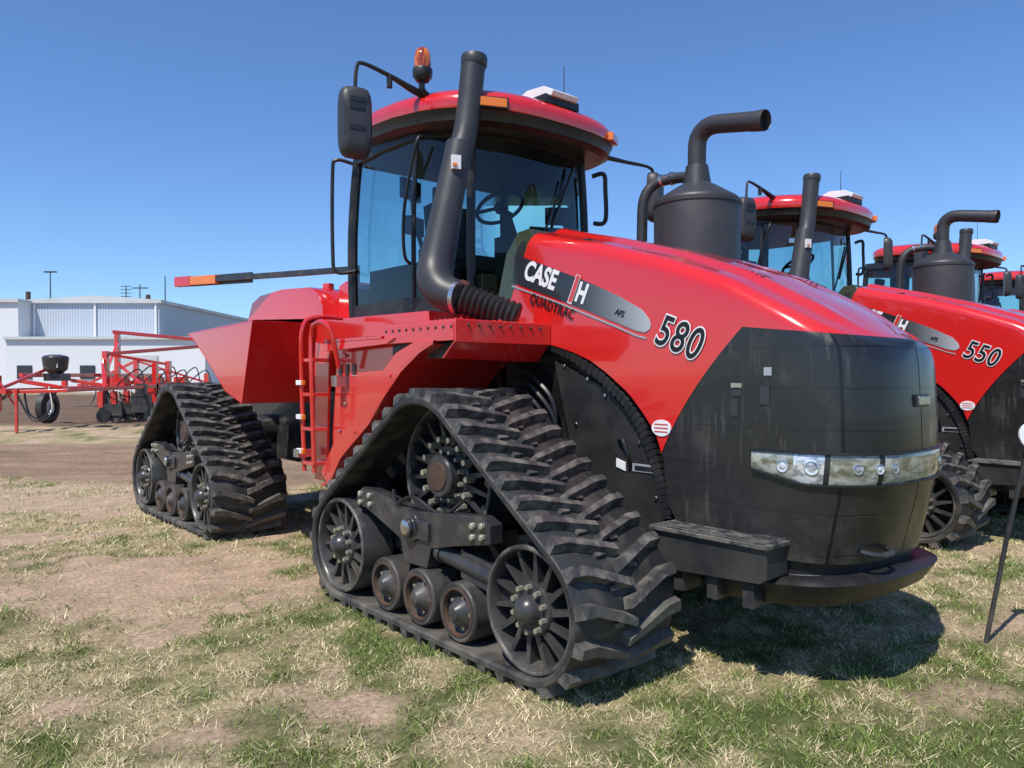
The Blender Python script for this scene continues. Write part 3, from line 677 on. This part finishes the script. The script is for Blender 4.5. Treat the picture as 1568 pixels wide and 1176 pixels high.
num1=[text('580',.030,1.685,.240,'white',.0105,y=yD-.002,ang=.36,sx=.80,name='number_outline',sp_=1.08),text('580',.030,1.685,.240,'ink',.002,y=yD-.004,ang=.36,sx=.80,name='number',sp_=1.08)]
pc=MB()
for x,z,w,h,m_ in ((.70,1.50,.04,.04,'silver'),(.68,1.36,.05,.09,'stack'),(.52,1.44,.06,.022,'bolt'),(.52,1.40,.06,.03,'stack'),(.52,1.30,.04,.08,'stack')):
    ye=1.5-wid(x+w/2)-.002; pc.box((x,ye-.003,z),(x+w,ye+.01,z+h),m_,Matrix.Rotation(math.atan2(wid(x)-wid(x+w),w),3,'Z'))
pc.obj('placards',T)
# --- copy tractors
deltaL=Vector((.758,.652,0))
base_children=[o for o in COL.objects if o.parent==T]
for i in range(1,5):
    E=empty('tracked_tractor'); E.location=Vector(T.location)+deltaL*4.65*i+Vector((.652,-.758,0))*(-.05*i); E.rotation_euler=T.rotation_euler
    for o in base_children:
        if o is beo and i==1: continue
        c=o.copy(); c.parent=E
        if o in num1:
            c.data=o.data.copy(); c.data.body='550' if i==1 else '500'
        COL.objects.link(c)
# ------------------------------------------------------------------ ground
def vnoise(x,y,sc_,seed):
    X=x*sc_;Y=y*sc_; xi=np.floor(X).astype(np.int64); yi=np.floor(Y).astype(np.int64); fx=X-xi; fy=Y-yi
    fx=fx*fx*(3-2*fx); fy=fy*fy*(3-2*fy)
    def h(a,b):
        n=(a*374761393+b*668265263+seed*982451653)&0xffffffff; n=((n^(n>>13))*1274126177)&0xffffffff; return ((n^(n>>16))&0xffff)/65535.0
    return (h(xi,yi)*(1-fx)+h(xi+1,yi)*fx)*(1-fy)+(h(xi,yi+1)*(1-fx)+h(xi+1,yi+1)*fx)*fy
def fbm(x,y,s,seed,o=4):
    t=0;a=.5;n=0
    for i in range(o):
        c_,s_=math.cos(.7*i+.4),math.sin(.7*i+.4)
        t=t+a*vnoise(x*c_-y*s_+13.7*i,x*s_+y*c_,s*2**i,seed+i*17); n+=a; a*=.5
    return t/n
def masks(x,y):
    n1=fbm(x,y,1.0,3); n2=fbm(x,y,5.5,11)
    green=np.clip((n1*.45+n2*.55-.46)*6+.20+ .20*np.clip(x/3,-1,1)+ .22*np.clip((4.5-y)/3,-1,1),0,1)
    w=(fbm(x,y,.9,31)-.5)*1.6; w2=(fbm(x,y,3.2,37)-.5)*1.3
    d1=1-np.sqrt(((x+2.75)/1.5)**2+((y-5.6)/1.05)**2)+w*.4+w2
    d2=1-np.sqrt(((x+5.2)/2.6)**2+((y-9.0)/.9)**2)+w*.5+w2
    d3=1-np.sqrt(((x-3.1)/.9)**2+((y-4.5)/.4)**2)+w*.5+w2
    d4=(fbm(x,y,1.7,53)-.64)*6
    d5=(fbm(x,y,2.5,59)-.55+.10*np.clip((y-4.2)/2,-1,1))*5*np.clip((-x-.3)/1.0,0,1)
    dirt=np.clip(np.maximum.reduce([d1*2.5,d2*2.5,d3*1.3,d4,d5]),0,1)
    return green,dirt
def lin(c): return np.array(c)
def gcol(x,y):
    g,d=masks(x,y)
    straw=lin((.40,.325,.18)); gr=lin((.12,.145,.045)); di=lin((.50,.36,.245)); field=lin((.30,.205,.135)); soil=lin((.17,.115,.078))
    c=straw*(1-g[:,None])+gr*g[:,None]; c=c*(1-d[:,None])+di*d[:,None]
    c*= (.72+.5*fbm(x,y,7,71))[:,None]
    wob=(fbm(x,y,.25,91)-.5)*1.6
    def band_(a,b,s=.5):
        yy=y+wob+.05*x; return np.clip((yy-a)/s,0,1)*np.clip((b-yy)/s,0,1)
    left=np.clip((-x-1.0)/2,0,1)
    f1=band_(10.2,16.8)*left; f2=band_(21,60,2)*left
    fr_=(.55+.85*fbm(x*.3,y*2.2,1.4,5))[:,None]
    c=c*(1-f1[:,None])+field*fr_*f1[:,None]; c=c*(1-f2[:,None])+soil*fr_*f2[:,None]
    far=np.clip((y-60)/5,0,1); c=c*(1-far[:,None])+lin((.26,.22,.15))*far[:,None]
    return c,f1+f2
xs_=np.concatenate([-np.geomspace(1600,15,40),np.linspace(-14.9,9,330),np.geomspace(9.2,1600,46)])
ys_=np.concatenate([-np.geomspace(400,1,12),np.linspace(-.5,15,230),np.linspace(15.2,62,130),np.geomspace(64,2500,30)])
GX,GY=np.meshgrid(xs_,ys_); gx=GX.ravel(); gy=GY.ravel()
def gheight(x,y):
    near=np.clip((14-y)/3,0,1)*np.clip((12-np.abs(x))/3,0,1)
    f=np.clip((y-10)/2,0,1)*np.clip((30-y)/8,0,1)*np.clip((-x-1)/2,0,1)
    return ((fbm(x,y,1.3,101)-.5)*.05+(fbm(x,y,6,103)-.5)*.025)*near+(fbm(x*.3,y,2.5,107)-.5)*.16*f-.005
gz=gheight(gx,gy)
me=bpy.data.meshes.new('ground'); nx,ny=len(xs_),len(ys_)
idx=np.arange(nx*ny).reshape(ny,nx); q=np.stack([idx[:-1,:-1],idx[:-1,1:],idx[1:,1:],idx[1:,:-1]],-1).reshape(-1,4)
me.vertices.add(nx*ny); me.vertices.foreach_set('co',np.stack([gx,gy,gz],-1).ravel())
me.loops.add(q.size); me.loops.foreach_set('vertex_index',q.ravel()); me.polygons.add(len(q)); me.polygons.foreach_set('loop_start',np.arange(len(q))*4); me.polygons.foreach_set('loop_total',np.full(len(q),4))
me.update(); me.validate()
c,_=gcol(gx,gy); at_=me.color_attributes.new('gcol','FLOAT_COLOR','POINT'); at_.data.foreach_set('color',np.concatenate([c,np.ones((len(c),1))],1).ravel())
me.polygons.foreach_set('use_smooth',[True]*len(q))
m,nt,b=newmat('ground_mat'); a_=N(nt,'ShaderNodeVertexColor',layer_name='gcol')
nf=noise(nt,34,8,None,.75); nf2=noise(nt,5,6,None,.65)
f=math_(nt,'MULTIPLY',ramp(nt,nf,.3,.72),math_(nt,'MULTIPLY_ADD',nf2,.9,.55))
mu=N(nt,'ShaderNodeVectorMath',operation='SCALE'); nt.links.new(a_.outputs[0],mu.inputs[0]); nt.links.new(math_(nt,'MULTIPLY_ADD',f,1.1,.45),mu.inputs['Scale'])
nt.links.new(mu.outputs[0],b.inputs['Base Color']); b.inputs['Roughness'].default_value=.95; b.inputs['Specular IOR Level'].default_value=.15
bp=N(nt,'ShaderNodeBump'); bp.inputs['Strength'].default_value=.8; bp.inputs['Distance'].default_value=.03; nt.links.new(nf,bp.inputs['Height']); nt.links.new(bp.outputs[0],b.inputs['Normal'])
me.materials.append(m); g=bpy.data.objects.new('ground',me); COL.objects.link(g)
# grass blades
nb=680000
ang=rng.uniform(R(-42),R(42),nb); rr=1.9+ (rng.random(nb)**1.2)*12.5
bx_=np.sin(ang)*rr; by_2=np.cos(ang)*rr
cl=fbm(bx_,by_2,13,201,2)
gm,dm_=masks(bx_,by_2)
_,fm=gcol(bx_,by_2)
keep=(rng.random(nb)>dm_*.96)&(rng.random(nb)>fm)&(rng.random(nb)<np.clip(.4+(cl-.40)*3.0,.08,1))
bx_,by_2,gm,cl,rr=bx_[keep],by_2[keep],gm[keep],cl[keep],rr[keep]; n=len(bx_)
isg=rng.random(n)<(.08+.70*gm)
hgt=(.008+.024*rng.random(n)**2+.026*np.clip(cl-.5,0,1)*2)*(1+.03*rr)*np.where(isg,1.15,.85)
wd=(.0009+.0012*rng.random(n))*(1+.20*rr)
th=rng.uniform(0,2*np.pi,n); lean=rng.uniform(.3,1.7,n)*hgt*np.where(isg,.8,1.6); la=rng.uniform(0,2*np.pi,n)
z0=gheight(bx_,by_2)-.003
v=np.empty((n,3,3))
v[:,0]=np.stack([bx_-np.cos(th)*wd,by_2-np.sin(th)*wd,z0],-1); v[:,1]=np.stack([bx_+np.cos(th)*wd,by_2+np.sin(th)*wd,z0],-1)
v[:,2]=np.stack([bx_+np.cos(la)*lean,by_2+np.sin(la)*lean,z0+hgt],-1)
me=bpy.data.meshes.new('grass'); me.vertices.add(n*3); me.vertices.foreach_set('co',v.ravel()); me.loops.add(n*3); me.loops.foreach_set('vertex_index',np.arange(n*3)); me.polygons.add(n); me.polygons.foreach_set('loop_start',np.arange(n)*3); me.polygons.foreach_set('loop_total',np.full(n,3)); me.update()
cA=np.where(isg[:,None],np.array([.185,.245,.06]),np.array([.66,.555,.34]))*(.55+.75*rng.random((n,1)))
ca=me.color_attributes.new('gcol','FLOAT_COLOR','POINT'); cc=np.repeat(np.concatenate([cA,np.ones((n,1))],1),3,axis=0); ca.data.foreach_set('color',cc.ravel())
m,nt,b=newmat('grass_mat'); a_=N(nt,'ShaderNodeVertexColor',layer_name='gcol'); nt.links.new(a_.outputs[0],b.inputs['Base Color']); b.inputs['Roughness'].default_value=.7; b.inputs['Specular IOR Level'].default_value=.2
me.materials.append(m); g=bpy.data.objects.new('grass',me); COL.objects.link(g)
# ------------------------------------------------------------------ building
m,nt,b=newmat('corrugated_wall'); tc=N(nt,'ShaderNodeTexCoord'); wv=N(nt,'ShaderNodeTexWave'); wv.inputs['Scale'].default_value=1.2; nt.links.new(tc.outputs['Object'],wv.inputs[0])
nt.links.new(mixc(nt,wv.outputs['Fac'],(.38,.43,.50),(.52,.57,.63)),b.inputs['Base Color']); b.inputs['Roughness'].default_value=.5; M['corr']=m
m,nt,b=newmat('white_siding'); nt.links.new(mixc(nt,noise(nt,.4,3),(.66,.67,.69),(.78,.78,.78)),b.inputs['Base Color']); M['siding']=m
M['roofm']=dusty('roof_metal',(.58,.59,.59),(.4,.38,.33),.5,(.4,.8),.5)
M['win']=dusty('window_dark',(.03,.035,.045),(.05,.05,.05),.15,(.5,.9),1)
B=empty('metal_warehouse'); w=MB()
w.box((-45.2,72,0),(-33.2,96,8.3),'corr')
w.prism([(-45.5,8.3),(-32.9,8.3),(-32.9,8.6),(-39.2,9.0),(-45.5,8.6)],71.7,96.3,'roofm')
w.box((-70,70,0),(-45.2,92,8.2),'siding'); w.box((-70.3,69.7,8.2),(-45.0,92.3,8.5),'roofm')
w.box((-45.1,68,0),(-27.3,71.9,4.7),'siding'); w.prism([(-45.1,4.7),(-27.0,4.7),(-27.0,4.95),(-45.1,4.95)],67.7,72.2,'roofm')
for i,x in enumerate((-44,-41.2,-38.4)): w.box((x,67.9,1.2),(x+1.3,67.99,2.4),'win')
w.box((-35.0,67.9,0),(-31.5,67.98,3.3),'roofm'); w.box((-48.6,69.9,0),(-47.4,69.98,2.3),'win'); w.box((-52,69.9,1.8),(-50.5,69.98,2.9),'win')
for x in (-44.9,-39.2,-33.5): w.box((x-.1,71.85,4.9),(x+.1,71.95,8.3),'siding')
w.box((-70,69.85,0),(-48.7,69.9,.4),'roofm')
w.obj('walls_and_roof',B)
w=MB()
for x,z in ((-46.8,9.6),(-35.2,9.3)): w.cyl((x,74,8.4),(x,74,z),.22,.22,'rust',10)
w.obj('flues',B)
def mast(name,x,y,h,head):
    q=MB(); q.cyl((x,y,0),(x,y,h),.11,.06,'dark',8)
    if head=='lamp': q.box((x-.7,y-.15,h),(x+.7,y+.15,h+.15),'dark')
    if head=='ant':
        for k_ in range(4): q.cyl((x-.6,y,h-.4*k_),(x+.6,y,h-.4*k_),.04,.04,'dark',6)
    if head=='arm': q.box((x-.9,y-.06,h-.5),(x+.9,y+.06,h-.38),'dark')
    q.obj(name)
mast('light_mast',-54.3,90,13.6,'lamp'); mast('antenna_mast',-45.4,90,12,'ant'); mast('utility_pole',-42.8,88,12.0,'arm'); mast('flag_pole',-40.8,90,13.2,'')
# ------------------------------------------------------------------ planters
S=empty('folded_planter'); q=MB(); X0=-13.2
q.box((X0-.08,19.8,1.02),(X0+.08,31,1.16),'red'); q.box((X0-1.0,22,1.45),(X0-.88,30,1.57),'red')
for y in (22,24.6,27.4,30): q.slab((X0-1.0,y,1.35),(X0+.1,y+.2,1.15),.1,.12,'red')
q.box((X0-.22,25.0,1.0),(X0-.06,25.2,2.3),'red'); q.box((X0-.6,26.5,1.1),(X0-.46,26.7,3.0),'red')
q.slab((X0-.55,26.3,3.0),(X0+2.4,28.5,2.75),.12,.12,'red'); q.slab((X0-.2,25.1,2.2),(X0+2.2,28.3,2.62),.10,.12,'red')
q.slab((X0-.2,25,2.0),(X0+.6,23.6,1.1),.08,.1,'red'); q.slab((X0-.5,26.6,2.7),(X0-.2,25.1,1.4),.08,.08,'red')
q.box((X0+.2,19.95,.0),(X0+.27,20.02,1.15),'red'); q.slab((X0-.6,19.9,1.05),(X0+1.4,20.3,1.1),.09,.09,'red'); q.slab((X0-.5,19.9,1.0),(X0+.1,21.6,1.7),.08,.08,'red')
q.slab((X0+1.3,20.3,1.1),(X0+1.7,24.0,1.15),.09,.1,'red')
q.slab((X0+1.7,24.0,1.15),(X0+1.7,28.5,1.2),.10,.12,'red'); q.slab((X0+1.65,24.0,1.15),(X0+.2,25.2,1.9),.07,.08,'red')
q.box((X0+1.6,24.6,.55),(X0+1.75,24.75,1.9),'red'); q.box((X0+1.3,26.2,.6),(X0+1.45,26.4,2.0),'red'); q.slab((X0+1.3,26.2,1.9),(X0-.1,25.2,2.2),.07,.09,'red')
q.box((X0-.5,20.1,.55),(X0-.35,20.3,1.5),'red'); q.slab((X0-.45,20.2,1.5),(X0+.25,20.0,.6),.05,.06,'red')
q.obj('toolbar',S,.01)
q=MB()
q.lathe((X0+.3,21.6,1.55),(0,0,1),[(0,.15),(.12,.30),(.45,.34),(.50,.3),(.54,.15),(.54,.001)],'dark',20)
q.box((X0+.12,21.35,1.72),(X0+.5,21.5,1.95),'white'); q.box((X0+.05,21.45,1.35),(X0+.55,21.9,1.55),'dark')
for i,y in enumerate((23.9,24.7,25.5,26.3,27.2,28.2,29.2)):
    q.box((X0+.25,y-.06,.5),(X0+.42,y+.06,1.0),'red')
    if i in (1,3,4,6): q.box((X0+.35,y-.18,1.05),(X0+.75,y+.18,1.45),'red')
    q.cyl((X0+.45,y-.09,.24),(X0+.45,y-.03,.24),.22,.22,'black',20); q.cyl((X0+.75,y+.02,.2),(X0+.75,y+.09,.2),.17,.17,'rubber',20); q.box((X0+.3,y-.03,.25),(X0+1.0,y+.03,.6),'dark')
    q.box((X0+1.3,y-.04,.35),(X0+1.9,y+.04,.9),'dark'); q.cyl((X0+1.9,y-.06,.22),(X0+1.9,y+.0,.22),.2,.2,'black',18); q.box((X0+1.45,y-.07,.85),(X0+1.75,y+.07,1.25),'red' if i%2 else 'dark')
    q.tube([(X0+.5,y,.9),(X0+.9,y+.2,.6+.1*(i%3)),(X0+.4,y+.5,.55),(X0+.1,y+.8,.95)],.022,'black',6)
    q.tube([(X0+1.7,y,1.2),(X0+1.4,y+.3,1.7+.1*(i%2)),(X0+.9,y+.3,1.4),(X0+.6,y+.2,1.0)],.022,'black',6)
q.obj('row_units',S)
q=MB()
def spoked(x,y,r=.5):
    q.lathe((x-.12,y,r),(1,0,0),[(0,r-.22),(0,r-.06),(.04,r),(.22,r),(.26,r-.06),(.26,r-.22)],'rubber',24)
    q.lathe((x-.06,y,r),(1,0,0),[(0,r-.23),(.12,r-.23)],'white',24); q.cyl((x-.08,y,r),(x+.1,y,r),.08,.08,'white',12)
    for k_ in range(6):
        t=k_*math.pi/3; q.slab((x,y+.05*math.cos(t),r+.05*math.sin(t)),(x+.001,y+(r-.23)*math.cos(t),r+(r-.23)*math.sin(t)),.05,.05,'white')
for x,y in ((X0-1.2,30),(X0-.1,27.6),(X0+1.9,29.2),(X0-1.4,24),(X0+2.0,26.9)): spoked(x,y)
for k_ in range(4):
    yy=19.9+.25*k_; q.tube([(X0-.2,yy,1.1),(X0-.6,yy-.1,.5+.1*k_),(X0-.9,yy,.8),(X0-.6,yy+.1,1.2)],.022,'black',6)
q.tube([(X0+.2,20,1.1),(X0+.7,19.9,.35),(X0+1.2,19.9,.5),(X0+.9,20.3,1.2)],.025,'black',6); q.tube([(X0+.3,20.2,1.1),(X0+.5,20.1,.5),(X0+.9,20.1,.4),(X0+1.1,20.3,1.1)],.025,'black',6)
q.obj('wheels_and_hoses',S)
S2=empty('tillage_implement'); q=MB()
for y in (36,38.5): q.box((-21.5,y,.85),(-13.5,y+.15,1.0),'red')
for i in range(11):
    x=-21.3+i*.75; q.box((x,36,.84),(x+.1,38.6,.98),'red'); q.tube([(x,38.6,.9),(x,39.1,.7),(x,38.9,.3),(x,38.6,.05)],.03,'dark',6); q.box((x-.05,36.2,1.0),(x+.15,36.4,1.0+.5*(i%3==0)+.1),'red')
q.box((-18,36.3,1.0),(-17.8,36.5,2.3),'red'); q.slab((-17.9,36.4,2.2),(-21,37.5,1.0),.1,.1,'red'); q.slab((-17.9,36.4,2.2),(-14.5,37.5,1.0),.1,.1,'red')
for x in (-20,-17,-14.8):
    q.lathe((x-.12,37.4,.42),(1,0,0),[(0,.001),(0,.36),(.04,.42),(.22,.42),(.26,.36),(.26,.001)],'rubber',20)
q.obj('frame',S2)
# marker post
q=MB(); q.tube([(2.655,4.28,-.05),(2.76,4.25,.6),(2.875,4.22,1.22)],.013,'dark',8,sub=1)
q.lathe((2.86,4.20,1.17),(0,-1,.1),[(0,.001),(0,.075),(.012,.075),(.012,.001)],'white',24)
q.obj('marker_post')
# ------------------------------------------------------------------ light
sd=Vector((-.325,-.543,1)).normalized(); el=math.asin(sd.z); az=math.atan2(sd.x,sd.y)
W=bpy.data.worlds.new('World'); sc.world=W; W.use_nodes=True; nt=W.node_tree; bg=nt.nodes['Background']
sky=N(nt,'ShaderNodeTexSky',sky_type='NISHITA'); sky.sun_disc=False; sky.sun_elevation=el; sky.sun_rotation=az; sky.altitude=300; sky.air_density=1.0; sky.dust_density=.2; sky.ozone_density=2.2
mm=N(nt,'ShaderNodeVectorMath',operation='MULTIPLY'); nt.links.new(sky.outputs[0],mm.inputs[0]); mm.inputs[1].default_value=(.78,1.04,1.38)
nt.links.new(mm.outputs[0],bg.inputs[0]); bg.inputs[1].default_value=.118
l=bpy.data.lights.new('sun','SUN'); l.energy=5.0; l.angle=R(.5); l.color=(1,.95,.87); lo=bpy.data.objects.new('sun',l); COL.objects.link(lo); lo.rotation_euler=sd.to_track_quat('Z','Y').to_euler()
cam=bpy.data.cameras.new('camera'); cam.sensor_width=36; cam.lens=36*1170/1568; cam.clip_end=5000; co=bpy.data.objects.new('camera',cam); COL.objects.link(co)
co.location=(0,0,1.5); co.rotation_euler=(R(90-.637),0,0); sc.camera=co
sc.view_settings.view_transform='Standard'; sc.view_settings.look='None'; sc.view_settings.exposure=0
